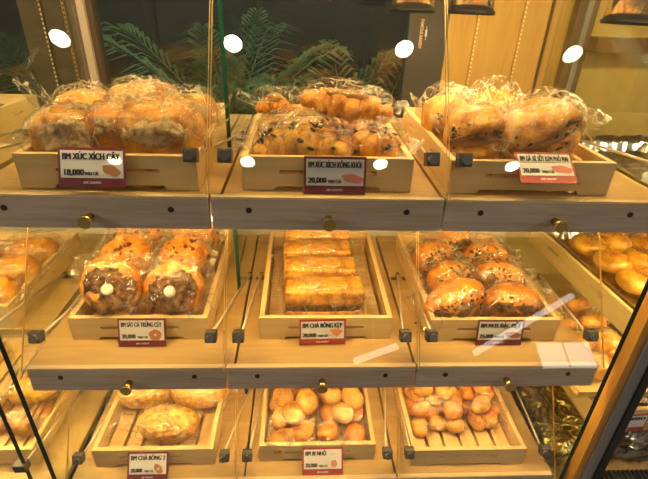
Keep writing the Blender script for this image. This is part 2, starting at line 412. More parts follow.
def palm(x, y, label, seed, n=11, L=0.75, mat='leaf_green', zb=-0.75, la=0.22):
    rnd = random.Random(seed); t = empty('potted_palm', label, 'plant', (x, y, -1.9))
    mesh_obj('pot', merge(CY((0, 0, 0), (0, 0, zb+1.9), 0.12, 0.17, 24)), 'pot_clay', t)
    mesh_obj('soil', CY((0, 0, zb+1.9), (0, 0, zb+1.91), 0.155, 0.155, 24), 'soil', t)
    for k in range(n):
        a = 2*math.pi*k/n+rnd.uniform(-.25, .25)
        b = frond_bm(L*rnd.uniform(.75, 1.15)*(0.5 if math.sin(a) < -0.2 else 1), rnd.uniform(.25, 1.0), 22, 0.010, la, seed*31+k)
        move(b, z=zb+1.9, rz=a)
        mesh_obj('frond', b, mat, t, True)
palm(-0.50, 1.98, 'feathery dark green palm seen through the window behind the top left tray', 1)
palm(-0.12, 2.05, 'dark palm with broad arching fronds behind the centre of the night window', 2, 10, 0.85)
palm(0.26, 2.00, 'pale green palm at the right end of the night window beside the grey post', 3, 10, 0.72, 'leaf_pale')
palm(-0.33, 2.15, 'taller pale palm standing behind the other palms, left of the window centre', 4, 12, 0.75, 'leaf_pale', -0.6, 0.26)
palm(-1.02, 2.1, 'dim dark palm seen in the far left window', 5, 8, 0.6)

# ------------------------------------------------------------------ shelves
def shelf(r, c, label):
    x0, x1 = XS[c], XS[c+1]; z = Z[r]
    t = empty('display_shelf', label, 'shelf', ((x0+x1)/2, YF, z), group='pull-out display shelves')
    ox = (x0+x1)/2
    dl = [x0+0.002, x0+0.024, x0-0.001][c]-ox; dr = [x1+0.018, x1-0.007, x1][c]-ox
    mesh_obj('deck', B(dl, dr, 0.0135, YB-YF-0.001, -0.018, 0.0), 'deck_wood', t)
    mesh_obj('edge_band', B(x0+0.002-ox, x1-0.002-ox, 0.0005, 0.013, -0.0035, 0.0006, 0.0004), 'edge_wood', t)
    mesh_obj('front_board', B(x0+0.0022-ox, x1-0.0022-ox, 0.0, 0.018, -0.067, -0.0036, 0.0012), 'board_laminate', t)
    kn = mesh_obj('knob', merge(CY((0.001, 0, -0.042), (0.001, -0.026, -0.042), 0.0075, 0.0095, 24)), 'brass', t, True)
    mesh_obj('knob_face', CY((0.001, -0.0255, -0.042), (0.001, -0.029, -0.042), 0.0125, 0.0125, 24), 'brass_face', kn)
    for s in (-1, 1):
        mesh_obj('screw', merge(CY((s*0.152, 0.0005, -0.026), (s*0.152, -0.0018, -0.026), 0.0062, 0.0055, 16),
                 B(s*0.152-0.004, s*0.152+0.004, -0.0024, -0.0016, -0.027, -0.025)), 'screw_dark', t)
    if r < 2:
        mesh_obj('led_strip', B(-0.19, 0.19, 0.030, 0.042, -0.026, -0.0185), 'led_warm', t)
    return t
for r in range(3):
    for c in range(3):
        shelf(r, c, f'pull-out wooden display shelf with brass knob, {ROWN[r]} tier, {COLN[c]} bay')
for r in range(3):     # strip added under each deck joint so the gap reads as shade
    for c in (1, 2):
        xg = XS[c]+(0.021 if c == 1 else -0.004)
        o = mesh_obj('gap_shade_strip', B(-0.0135, 0.0125, 0.02, YB-YF-0.002, -0.030, -0.0182), 'dark_gap', None, loc=(xg, YF, Z[r]))
        tag(o, f'dark strip added to shade the gap between the {COLN[c-1]} and {COLN[c]} shelves, {ROWN[r]} tier', 'rail', 'dark strips under the deck gaps')

# ------------------------------------------------------------------ glass doors
def door(r, c, label):
    x0, x1 = XS[c], XS[c+1]; ox = (x0+x1)/2; z = Z[r]
    t = empty('glass_door', label, 'glass door', (ox, 0.7755, z+0.0062), group='tilting glass doors')
    h = [0.44, 0.395, 0.37][r]
    b = B(x0+0.0025-ox, x1-0.0025-ox, -0.0025, 0.0025, 0, h, 0.0006); move(b, rx=-TILT)
    mesh_obj('pane', b, 'door_glass', t)
    # polished pane edges
    for s, xx in ((-1, x0+0.0024-ox), (1, x1-0.0024-ox)):
        b = B(xx-0.0004, xx+0.0004, -0.0025, 0.0025, 0.0, h); move(b, rx=-TILT); mesh_obj('pane_edge', b, 'brass_face', t)
    cz = 0.066; cy = cz*math.tan(TILT)
    for s in (-1, 1):
        x = s*(0.225-0.031)
        b = B(-0.013, 0.013, -0.010, 0.012, -0.013, 0.013, 0.002); move(b, x=x, y=cy, z=cz, rx=-TILT*0.6)
        cl = mesh_obj('clamp', b, 'clamp_grey', t)
        b = CY((0, -0.009, 0), (0, -0.017, 0), 0.0105, 0.0095, 20); move(b, x=x-s*0.001, y=cy, z=cz, rx=-TILT*0.6)
        mesh_obj('clamp_knob', b, 'gunmetal', cl, False)
        y1 = 1.165-0.7755; xb = x+(0.052 if s > 0 else 0.024)
        mesh_obj('stay_rod', CY((x-s*0.004, cy+0.006, cz-0.004), (xb, y1, 0.012), 0.0033, None, 10), 'steel', t, True)
        b = merge(B(xb-0.018, xb+0.006, y1-0.006, y1+0.006, -0.0058, -0.003), B(xb-0.005, xb+0.005, y1-0.004, y1+0.004, -0.003, 0.016))
        mesh_obj('rod_bracket', b, 'gunmetal', t)
    return t
for r in range(3):
    for c in range(3):
        door(r, c, f'tilted clear glass door with dark clamps, {ROWN[r]} tier, {COLN[c]} bay')

# glass divider standing on each deck between the left and centre bays
for r in range(3):
    top = [0.28, Z[0]-0.0315, Z[1]-0.0315][r]
    t = empty('glass_divider', f'green-edged upright glass divider between left and centre bays, {ROWN[r]} tier', 'glass divider', (-0.1755, 1.10, Z[r]), group='glass dividers')
    mesh_obj('pane', B(-0.0045, 0.0045, 0.0012, YB-1.10-0.004, 0.0005, top-Z[r]), 'panel_glass', t)
    mesh_obj('polished_edge', B(-0.005, 0.005, 0.0, 0.001, 0.0005, top-Z[r]), 'glass_edge_green', t)
def end_panel(x, y, ztop, zbot, label, y1=YB-0.004):
    t = empty('glass_end_panel', label, 'glass panel', (x, y, zbot))
    mesh_obj('pane', B(-0.004, 0.004, 0.0012, y1-y, 0, ztop-zbot), 'panel_glass', t)
    mesh_obj('polished_edge', B(-0.0055, 0.0055, 0, 0.001, 0, ztop-zbot), 'glass_edge_dark', t)
end_panel(-0.632, 0.766, 0.25, -1.349, 'tall glass end panel with dark green edge at the left end of the three bays')
end_panel(-0.722, 0.800, -0.78, -1.349, 'shorter glass panel with dark green edge, leftmost in the photo', 0.9)
end_panel(0.7545, 0.787, 0.25, -1.349, 'tall glass end panel with black edge at the right end beside the orange post')

# right hand post of the case: orange wood, grey and black metal faces
pt_ = empty('corner_post', 'upright corner post with orange wood, grey and black faces at right', 'post', (0.83, 0.78, -1.9))
mesh_obj('wood_face', B(-0.052, -0.030, -0.005, 0.03, 0, 2.15), 'post_wood', pt_)
mesh_obj('grey_face', B(-0.030, 0.000, -0.010, 0.03, 0, 2.15, 0.003), 'grey_metal', pt_)
mesh_obj('black_face', B(0.000, 0.022, -0.014, 0.03, 0, 2.15, 0.003), 'black_metal', pt_)

# ------------------------------------------------------------------ trays
TW, TL, TH, TT = 0.33, 0.465, 0.067, 0.012
def make_tray(name, label, loc, rot=0, two=False, L=TL, W=TW, group='wooden bread trays', H=TH, slats=6):
    t = empty(name, label, 'tray', loc, rot, group); a = W/2
    sl = [slot(-0.055, 0.037, 0.062, 0.008), slot(0.055, 0.037, 0.062, 0.008)] if two else [slot(0, 0.037, 0.19, 0.008)]
    if two: sl.append(slot(0.0, 0.037, 0.006, 0.006))
    o = [(-a, 0), (-0.105, 0), (-0.100, 0.008), (0.100, 0.008), (0.105, 0), (a, 0), (a, H), (-a, H)]
    mesh_obj('front_panel', plate(o, sl, TT), 'tray_wood', t)
    mesh_obj('back_panel', move(plate(o, [slot(0, 0.037, 0.19, 0.008)], TT), y=L-TT), 'tray_wood', t)
    for s in (-1, 1):
        l2 = L/2-TT; os = [(-l2, 0), (l2, 0), (l2, H), (-l2, H)]
        b = plate(os, [slot(-0.11, 0.040, 0.06, 0.009), slot(0.11, 0.040, 0.06, 0.009), slot(0.02, 0.030, 0.009, 0.009)], TT)
        move(b, rz=math.pi/2, y=L/2, x=(a if s > 0 else -a+TT))
        mesh_obj('side_panel', b, 'tray_wood_long', t)
    w = (W-2*TT)/slats
    for k in range(slats):
        x = -a+TT+w*(k+0.5)
        mesh_obj('slat', B(x-w/2+0.0048, x+w/2-0.0048, TT+0.001, L-TT-0.001, 0.0085, 0.0145, 0.001), 'tray_wood_long', t)
    return t
FL = 0.0145   # floor of the tray above its deck
TR = {('t', 'l'): (-0.360, 0.822, 0), ('t', 'c'): (0.053, 0.829, 0), ('t', 'r'): (0.455, 0.826, 0),
      ('m', 'l'): (-0.390, 0.889, 0), ('m', 'c'): (0.0667, 0.889, 0), ('m', 'r'): (0.492, 0.880, 0),
      ('b', 'l'): (-0.403, 0.842, 0), ('b', 'c'): (0.0551, 0.849, 0), ('b', 'r'): (0.487, 0.826, 0)}
desc = {('t', 'l'): 'floss-topped sausage bread, top left', ('t', 'c'): 'twisted smoked sausage bread, top centre', ('t', 'r'): 'folded spotted sausage bread, top right',
        ('m', 'l'): 'round egg and floss buns, middle left', ('m', 'c'): 'oblong wrapped sandwiches, middle centre', ('m', 'r'): 'oval dark-topped buns, middle right',
        ('b', 'l'): 'crumb-coated oval buns, bottom left', ('b', 'c'): 'two bags of small buns, bottom centre', ('b', 'r'): 'small buns pushed to its back, bottom right'}
zi = {'t': 0, 'm': 1, 'b': 2}
for k, (x, y, rr) in TR.items():
    make_tray('bread_tray', 'pale slatted wooden tray holding '+desc[k], (x, y, Z[zi[k[0]]]+0.0007), rr, two=(k == ('b', 'r')), L=min(TL, YB-y-0.004))

# ------------------------------------------------------------------ price tags
def price_tag(label, loc, name, price, unit='VND/ CÁI', pic='oval', band='maroon', rx=0.0, rz=0.0, w=0.116, h=0.068, picmat='picture_brown', extra=None, bold=0.0009):
    t = empty('price_tag', label, 'price tag', loc, group='price tags'); t.rotation_euler = (rx, 0, rz)
    a = w/2
    mesh_obj('holder', merge(B(-a-0.002, a+0.002, 0.0012, 0.0026, -0.002, h+0.001), B(-a-0.002, a+0.002, -0.004, 0.0012, -0.002, -0.0006)), 'acrylic', t)
    card = mesh_obj('card', B(-a, a, 0, 0.001, 0, h), band, t)
    mesh_obj('white_panel', B(-a+0.004, a-0.004, -0.0004, 0, 0.0165, h-0.005), 'card_white', card)
    b = heavy(name, 0.0165, 0.0011); W = width(b); maxw = w*0.86 if len(name) > 10 else w*0.52
    move(b, x=0); bmesh.ops.transform(b, matrix=Matrix.Diagonal((maxw/W, 1, 1, 1)), verts=b.verts[:]); move(b, x=-a+0.0075, y=-0.0007, z=h-0.0215)
    mesh_obj('name_lettering', b, 'ink', card)
    b = heavy(price, 0.0150, 0.0009); W = width(b); bmesh.ops.transform(b, matrix=Matrix.Diagonal((w*0.30/W, 1, 1, 1)), verts=b.verts[:])
    move(b, x=-a+0.008, y=-0.0007, z=0.0215); mesh_obj('price_lettering', b, 'ink', card)
    b = heavy(unit, 0.0085, 0.0005); W = width(b); bmesh.ops.transform(b, matrix=Matrix.Diagonal((w*0.21/W, 1, 1, 1)), verts=b.verts[:])
    move(b, x=-a+0.046, y=-0.0007, z=0.0215); mesh_obj('unit_lettering', b, 'ink', card)
    b = text_bm('ABC BAKERY', 0.0055, 1.0, 0.0001, 'CENTER'); move(b, y=-0.0007, z=0.0065); mesh_obj('band_lettering', b, 'white_ink', card)
    if extra:
        b = text_bm(extra, 0.008, 0.9); move(b, x=a-0.034, y=-0.0007, z=h-0.020); mesh_obj('small_lettering', b, 'gold_ink', card)
    px, pz = a-0.025, 0.0305
    def disc(rx_, rz_, ang=0, n=28, hole=0, seed=0):
        o = []
        for i in range(n):
            q = 2*math.pi*i/n; rr = 1+0.06*math.sin(5*q+seed); x_ = rx_*rr*math.cos(q); z_ = rz_*rr*math.sin(q)
            o.append((x_*math.cos(ang)-z_*math.sin(ang), x_*math.sin(ang)+z_*math.cos(ang)))
        hs = []
        if hole: hs = [[(hole*math.cos(2*math.pi*i/14), hole*math.sin(2*math.pi*i/14)) for i in range(14)]]
        return move(plate(o, hs, 0.0003), x=px, y=-0.0008, z=pz)
    if pic == 'oval': mesh_obj('bread_picture', disc(0.021, 0.0085, -0.15), picmat, card)
    if pic == 'roll': mesh_obj('bread_picture', disc(0.017, 0.009, -0.35), picmat, card)
    if pic == 'ring': mesh_obj('bread_picture', disc(0.0150, 0.0135, 0, hole=0.003), picmat, card)
    if pic == 'ringtilt': mesh_obj('bread_picture', disc(0.015, 0.009, -0.8, hole=0.003), picmat, card)
    if pic == 'wedge': mesh_obj('bread_picture', move(plate([(-0.018, 0.011), (0.006, 0.012), (0.019, 0.006), (0.004, -0.010)], [], 0.0003), x=px, y=-0.0008, z=pz), picmat, card)
    if pic == 'small': mesh_obj('bread_picture', disc(0.009, 0.010, 0, seed=2), picmat, card)
    return t
price_tag('maroon-banded price tag reading BM XÚC XÍCH CÂY, top left tray', (-0.379, 0.790, -0.3235), 'BM XÚC XÍCH CÂY', '18,000', pic='roll', w=0.119, h=0.071, rx=-0.40, bold=0.0004)
price_tag('maroon-banded price tag reading BM XÚC XÍCH XÔNG KHÓI, top centre', (0.0655, 0.8095, -0.339), 'BM XÚC XÍCH XÔNG KHÓI', '20,000', picmat='picture_pink', w=0.118, h=0.072, rx=-0.2, bold=0.0003)
price_tag('leaning price tag with pink band on top right tray, tilted backwards', (0.474, 0.790, -0.3020), 'BM GÀ XÉ SỐT KEM PHÔ MAI', '20,000', band='red_band', picmat='picture_pink', rx=-0.92, rz=0.0, w=0.112, h=0.070)
price_tag('price tag with round bun picture on the middle left tray', (-0.380, 0.862, -0.7680), 'BM SÁT CÀ TRỨNG CÚT', '20,000', pic='ring', w=0.113, h=0.072, rx=-0.32, bold=0.0003)
price_tag('red-banded price tag reading BM CHÀ BÔNG KẸP on middle centre tray', (0.0575, 0.866, -0.7675), 'BM CHÀ BÔNG KẸP', '20,000', pic='wedge', band='red_band', picmat='picture_orange', w=0.114, h=0.068, rz=0.03, rx=-0.24, bold=0.0004)
price_tag('price tag reading BM PATE ĐẶC BIỆT on middle right tray under a reflected streak', (0.503, 0.862, -0.7685), 'BM PATE ĐẶC BIỆT', '25,000', w=0.118, h=0.072, rx=-0.18, bold=0.0003)
price_tag('price tag with tilted ring bread picture on bottom left tray', (-0.414, 0.797, -1.1893), 'BM CHÀ BÔNG 2', '20,000', pic='ringtilt', w=0.108, h=0.075, rx=-0.62)
price_tag('red-framed price tag reading BM BI NHỎ on bottom centre tray', (0.069, 0.803, -1.1893), 'BM BI NHỎ', '20,000', pic='small', band='red_band', picmat='picture_pink', w=0.114, h=0.074, rx=-0.62, extra='BAO')

# ------------------------------------------------------------------ breads
def bread_thing(name, label, cat, loc, rz=0, group=None, rx=0, ry=0):
    t = empty(name, label, cat, loc, rz, group); t.rotation_euler = (rx, ry, rz); return t
def specks_bm(dx, dy, dz, n, seed, r=0.004, zmin=0.45, front=False):
    rnd = random.Random(seed); out = []
    while len(out) < n:
        th = rnd.uniform(0, 2*math.pi); ph = rnd.uniform(-0.1, 1.4)
        if front and math.sin(th) > 0.2: continue
        p = Vector((dx/2*math.cos(ph)*math.cos(th), dy/2*math.cos(ph)*math.sin(th), dz/2+dz/2*math.sin(ph)))
        b = blob(r*2*rnd.uniform(.6, 1.5), r*2*rnd.uniform(.6, 1.5), r*rnd.uniform(.7, 1.3), nu=8, nv=6)
        out.append(move(b, p.x, p.y, p.z-r*.4, rnd.uniform(-1, 1), rnd.uniform(-1, 1), rnd.uniform(0, 3)))
    return merge(*out)
def bag_on(t, L, W, H, seed, fin=0.03, crumple=0.007, lift=(0.012, 0.012), mat='bag_film', freq=26, z=0.0, rz=0.0):
    b = bag_bm(L, W, H, seed, fin, crumple, lift, freq=freq)
    move(b, z=z, rz=rz); return mesh_obj('bag', b, mat, t, True)
TOP = Z[0]+FL+0.001; MID = Z[1]+FL+0.001; BOT = Z[2]+FL+0.001

# --- top left: sausage rolls with a pale floss patch
def floss_roll(label, x, y, z, L, W, H, seed, bagL, bagW, bagH, rz=0, patch=(0, .28, .62, .62), pick='crust_gold', lift=(0.01, 0.01), rx=0, fin=0.03, crumple=0.008):
    t = bread_thing('packed_floss_bread', label, 'bread', (x, y, z), rz, 'floss sausage breads of the top left tray', rx)
    mesh_obj('roll', move(blob(L, W, H, seed, 0.010, 14, 0.62, 0.62), z=0.002), pick, t, True)
    b = blob(L*patch[2], 0.05, H*patch[3], seed+3, 0.014, 30, 0.85, 0.85, 64, 44, amp2=0.008, freq2=110)
    mesh_obj('floss_topping', move(b, x=patch[0], y=-W*0.40, z=H*patch[1]), 'floss_pale', t, True)
    mesh_obj('sausage', move(merge(blob(0.03, L*0.25, 0.03, seed, 0.001, nu=20, nv=14)), x=L*0.45, y=-0.01, z=H*.3, rz=1.57), 'sausage', t, True)
    bag_on(t, bagL, bagW, bagH, seed, fin, crumple, lift)
    return t
floss_roll('wrapped roll with pale floss face at the left front of the top left tray', -0.460, 0.905, TOP, 0.125, 0.095, 0.112, 11, 0.145, 0.11, 0.122, 0.12, (0.014, .30, .66, .66))
floss_roll('narrow wrapped orange roll between the two floss-faced rolls, top left tray', -0.373, 0.935, TOP, 0.085, 0.12, 0.118, 12, 0.095, 0.13, 0.134, -0.05, (0.0, .62, .5, .3), 'crust_orange')
floss_roll('wide wrapped bread with floss ridge at the right front of the top left tray', -0.277, 0.928, TOP, 0.17, 0.12, 0.122, 13, 0.185, 0.13, 0.140, -0.04, (0.0, .48, .74, .36), lift=(0.02, 0.02))
floss_roll('wrapped roll at the back left of the top left tray with a peaked bag corner', -0.480, 1.055, TOP, 0.13, 0.11, 0.12, 14, 0.145, 0.13, 0.138, 0.2, (0, .4, .6, .5), lift=(0.09, 0.02), fin=0.04)
floss_roll('wrapped roll at the back middle of the top left tray', -0.365, 1.075, TOP, 0.13, 0.11, 0.118, 15, 0.14, 0.13, 0.136, -0.1, (0, .6, .6, .4), 'crust_orange')
floss_roll('wrapped roll at the back right of the top left tray', -0.262, 1.09, TOP, 0.12, 0.11, 0.112, 16, 0.14, 0.13, 0.130, 0.1, (0, .5, .7, .5), lift=(0.01, 0.05))
floss_roll('wrapped roll in the rearmost row of the top left tray', -0.40, 1.205, TOP, 0.17, 0.10, 0.115, 17, 0.19, 0.12, 0.13, 0.05)

# --- top centre: lumpy twisted breads
def twist_bread(label, x, y, z, L, W, H, seed, bagL, bagW, bagH, rz=0, rx=0, ry=0, mat='crust_orange', nl=6, fin=0.035, lift=(0.012, 0.012), crumple=0.007, spots=16):
    t = bread_thing('packed_twist_bread', label, 'bread', (x, y, z), rz, 'smoked sausage breads of the top centre tray', rx, ry)
    parts = []; rnd = random.Random(seed)
    for i in range(nl):
        u = -0.5+(i+0.5)/nl; sc_ = (1-(2*u)**2*0.45)
        for s in (-1, 1):
            b = blob(L/nl*1.55, W*0.62*sc_, H*0.86*sc_, seed+i*3+s, 0.007, 22, 0.85, 0.9, 24, 16)
            parts.append(move(b, x=u*L, y=s*W*0.2*sc_, z=rnd.uniform(0, 0.01), rz=0.5*s+rnd.uniform(-.2, .2)))
    mesh_obj('twist', merge(*parts), mat, t, True)
    if spots: mesh_obj('herb_flecks', move(specks_bm(L*.95, W*1.02, H*0.95, spots, seed, 0.006), z=0.004), 'herb_dark', t, True)
    mesh_obj('sausage', move(blob(L*0.5, 0.026, 0.024, seed, 0.003, nu=24, nv=12), z=H*0.64, y=-W*0.18, rz=0.1), 'sausage', t, True)
    bag_on(t, bagL, bagW, bagH, seed, fin, crumple, lift); return t
twist_bread('wide lumpy wrapped bread with dark flecks at the front left of the top centre tray', 0.000, 0.920, TOP, 0.185, 0.11, 0.092, 21, 0.205, 0.13, 0.118, 0.03, mat='crust_yellow', spots=24)
twist_bread('wrapped orange bread at the front right of the top centre tray, under the top pack', 0.153, 0.940, TOP, 0.115, 0.12, 0.085, 22, 0.125, 0.135, 0.108, -0.45, lift=(0.01, 0.0))
twist_bread('wrapped plaited bread lying on top of the pile in the top centre tray', 0.095, 0.990, TOP+0.090, 0.185, 0.10, 0.062, 23, 0.205, 0.12, 0.075, -0.16, 0.0, 0.10, spots=4, fin=0.03)
twist_bread('wrapped small orange bread at the back left of the top centre tray', -0.062, 1.075, TOP+0.074, 0.075, 0.07, 0.042, 24, 0.10, 0.10, 0.06, 0.1, spots=3, fin=0.035, lift=(0.02, 0.03))
twist_bread('wrapped bread directly beneath the topmost pack of the top centre tray', 0.075, 1.060, TOP, 0.17, 0.12, 0.070, 25, 0.19, 0.14, 0.09, 0.1)
twist_bread('lower wrapped bread at the back left of the top centre tray', -0.05, 1.075, TOP, 0.09, 0.11, 0.05, 26, 0.10, 0.13, 0.074, 0.0)

# --- top right: folded spotted bread with sausage
def folded_bread(label, x, y, z, L, W, H, seed, bagL, bagW, bagH, rz=0, rx=0, ry=0, fin=0.03, lift=(0.02, 0.02), crumple=0.009, grp='folded sausage breads of the top right tray'):
    t = bread_thing('packed_folded_bread', label, 'bread', (x, y, z), rz, grp, rx, ry)
    b = blob(L, W, H, seed, 0.006, 14, 0.8, 0.85, 72, 48)
    for v in b.verts:
        if v.co.y < 0:
            u = v.co.x/(L*0.5); k = max(0, 1-(u/0.86)**2)**0.5
            dz = v.co.z-(H*0.50+0.010*math.sin(u*2.5))
            v.co.y += W*0.30*k*math.exp(-(dz/(H*0.10))**2)
            v.co.y -= W*0.05*k*math.exp(-((abs(dz)-H*0.24)/(H*0.10))**2)
    mesh_obj('folded_bun', b, 'crust_gold', t, True)
    mesh_obj('sausage', move(blob(L*0.74, 0.030, H*0.17, seed, 0.003, 20, nu=28, nv=14), y=-W*0.27, z=H*0.40), 'sausage', t, True)
    rnd = random.Random(seed); ps = []
    for k in range(26):
        u = rnd.uniform(-.4, .4); w_ = rnd.choice((0.58, 0.62, 0.66, 0.70, 0.42))*H+rnd.uniform(-.006, .006)
        yy = -W*0.5*math.sqrt(max(0.05, 1-(2*u)**2*0.8))*math.sqrt(max(.1, 1-(2*w_/H-1)**2))*1.02
        ps.append(move(blob(rnd.uniform(.006, .013), .005, rnd.uniform(.004, .008), k, nu=8, nv=6), u*L, yy, w_, 0, rnd.uniform(-.6, .6), 0))
    mesh_obj('herb_flecks', merge(*ps), 'herb_dark', t, True)
    bag_on(t, bagL, bagW, bagH, seed, fin, crumple, lift); return t
folded_bread('large folded bread showing its sausage, at the right front of the top right tray', 0.515, 0.935, TOP+0.016, 0.178, 0.118, 0.138, 31, 0.190, 0.13, 0.152, 0.16, 0.10, -0.30, lift=(0.03, 0.015))
folded_bread('crumpled wrapped spotted bread at the left front of the top right tray', 0.367, 0.940, TOP, 0.12, 0.12, 0.135, 32, 0.135, 0.135, 0.160, -0.3, crumple=0.012, lift=(0.03, 0.05))
folded_bread('wrapped bread at the back left of the top right tray', 0.345, 1.075, TOP, 0.11, 0.13, 0.125, 33, 0.10, 0.14, 0.15, 0.2, crumple=0.012, lift=(0.05, 0.03), fin=0.02)
folded_bread('wrapped bread at the back middle of the top right tray', 0.458, 1.085, TOP, 0.12, 0.13, 0.140, 34, 0.13, 0.14, 0.165, -0.15, crumple=0.012)
folded_bread('wrapped bread at the back right of the top right tray', 0.56, 1.085, TOP, 0.10, 0.13, 0.095, 35, 0.085, 0.15, 0.12, 0.1, crumple=0.012, fin=0.02)

# --- middle left: round buns, brown floss and a quail egg on the tilted face
def egg_bun(label, x, y, z, D, H, seed, rx=0.9, rz=0.0, bag=(0.17, 0.15, 0.08), egg=True, fin=0.02):
    t = bread_thing('packed_egg_bun', label, 'bun', (x, y, z), rz, 'egg and floss buns of the middle left tray', rx)
    mesh_obj('bun', blob(D, D*0.92, H, seed, 0.012, 20, 0.75, 0.9, 56, 32, amp2=0.004, freq2=60), 'crust_orange', t, True)
    if egg: mesh_obj('floss_topping', move(blob(D*0.84, D*0.70, H*0.40, seed+4, 0.018, 22, 0.8, 0.9, 64, 36, amp2=0.010, freq2=85), z=H*0.72, y=-0.008), 'floss_brown', t, True)
    else: mesh_obj('brown_bits', specks_bm(D, D*.9, H, 30, seed, 0.007), 'char_spot', t, True)
    if egg: mesh_obj('quail_egg', move(blob(0.028, 0.028, 0.020, nu=20, nv=12), z=H*1.07, y=-0.008), 'egg_white', t, True)
    b = bag_bm(bag[0], bag[1], bag[2]+0.016, seed, fin, 0.006, (0.0, 0.0)); move(b, z=-0.008)
    mesh_obj('bag', b, 'bag_smooth' if egg else 'bag_film', t, True); return t
egg_bun('round bun with brown floss and a quail egg, left front of the middle left tray', -0.466, 0.985, MID+0.082, 0.146, 0.070, 41, 1.0, 0.12, (0.155, 0.165, 0.082))
egg_bun('round bun with brown floss and a quail egg, right front of the middle left tray', -0.308, 0.985, MID+0.076, 0.140, 0.068, 42, 1.0, -0.05, (0.152, 0.160, 0.08))
for i, (x, y, lab) in enumerate([(-0.470, 1.10, 'wrapped orange bun in the second row, left, of the middle left tray'), (-0.315, 1.10, 'wrapped orange bun in the second row, right, of the middle left tray'),
                                 (-0.475, 1.22, 'wrapped orange bun in the third row, left, of the middle left tray'), (-0.310, 1.22, 'wrapped orange bun in the third row, right, of the middle left tray')]):
    egg_bun(lab, x, y, MID+0.075, 0.128, 0.075, 43+i, 0.45, 0.1*(-1)**i, (0.14, 0.135, 0.092), False)

# --- middle centre: oblong wrapped sandwiches
def sandwich(label, x, y, z, L, W, H, seed, rz=0):
    t = bread_thing('packed_sandwich', label, 'sandwich', (x, y, z), rz, 'wrapped sandwiches of the middle centre tray')
    b = bmesh.new(); box(b, -L/2, L/2, -W/2, W/2, 0.002, H*0.42, 0.010); mesh_obj('lower_slice', b, 'sandwich_side', t, True)
    mesh_obj('floss_filling', move(blob(L*0.97, W*0.95, H*0.26, seed, 0.004, 30, 0.4, 0.3, 48, 18, amp2=0.004, freq2=100), z=H*0.33), 'floss_brown', t, True)
    b = bmesh.new(); box(b, -L/2, L/2, -W/2, W/2, H*0.54, H*0.97, 0.010); mesh_obj('upper_slice', b, 'crust_gold', t, True)
    b = bag_bm(L+0.02, W+0.016, H+0.012, seed, 0.028, 0.0035, (0.0, 0.0), freq=20)
    mesh_obj('bag', b, 'bag_film', t, True); return t
for i, (x, y, lab) in enumerate([(0.062, 0.960, 'frontmost oblong wrapped sandwich in the middle centre tray'), (0.055, 1.062, 'second oblong wrapped sandwich from the front, middle centre tray'),
                                 (0.050, 1.160, 'third oblong wrapped sandwich from the front, middle centre tray'), (0.055, 1.258, 'rearmost oblong wrapped sandwich in the middle centre tray')]):
    sandwich(lab, x, y, MID, [0.200, 0.195, 0.195, 0.2][i], 0.076, 0.110, 51+i, 0.01*(-1)**i)

# --- middle right: glossy oval buns with a dark topping
def oval_bun(label, x, y, z, L, W, H, seed, rz=0, rx=0, ry=0, bag=None, film='bag_film'):
    t = bread_thing('packed_oval_bun', label, 'bun', (x, y, z), rz, 'oval buns of the middle right tray', rx, ry)
    b = blob(L, W, H, seed, 0.004, 14, 0.9, 1.0, 44, 24)
    for v in b.verts: v.co.y *= 1-0.25*(2*v.co.x/L)**2
    mesh_obj('bun', b, 'crust_glaze', t, True)
    rnd = random.Random(seed); ps = []
    for k in range(60):
        u = rnd.gauss(0.04, .22)*L; w = -W*0.28+rnd.gauss(0, .12)*W; q = max(0, 1-(2*u/L)**2-(2*w/W)**2)
        zz = H/2+H/2*math.sqrt(q)
        bb = blob(rnd.uniform(.006, .016), rnd.uniform(.004, .009), rnd.uniform(.004, .008), k, 0.001, nu=8, nv=6)
        ps.append(move(bb, u, w, zz-.004, rz=rnd.uniform(0, 3)))
    mesh_obj('pate_flecks', merge(*ps), 'herb_dark', t, True)
    mesh_obj('brown_stripe', move(blob(L*0.72, W*0.42, H*0.42, seed, 0.010, 30, amp2=.005, freq2=80), y=-W*0.27, z=H*0.46), 'floss_brown', t, True)
    bg = bag or (L*1.12, W*1.15, H*1.18); bag_on(t, *bg, seed, 0.025, 0.006, (0.01, 0.012), film); return t
oval_bun('large glossy oval bun with dark topping, left front of the middle right tray', 0.412, 0.965, MID+0.022, 0.172, 0.105, 0.098, 61, 0.22, 0.35, -0.32, film='bag_smooth')
oval_bun('glossy oval bun with dark topping, right front of the middle right tray', 0.558, 0.970, MID+0.012, 0.160, 0.100, 0.090, 62, -0.05, 0.35, 0.02, film='bag_smooth')
for i, (x, y, lab) in enumerate([(0.420, 1.075, 'wrapped oval bun in the second row, left, of the middle right tray'), (0.570, 1.075, 'wrapped oval bun in the second row, right, of the middle right tray'),
                                 (0.405, 1.19, 'wrapped oval bun in the third row, left, of the middle right tray'), (0.575, 1.19, 'wrapped oval bun in the third row, right, of the middle right tray'),
                                 (0.49, 1.285, 'wrapped oval bun in the rearmost row of the middle right tray')]):
    oval_bun(lab, x, y, MID, 0.135, 0.10, 0.105, 63+i, 0.3*(-1)**i, 0.2, 0)

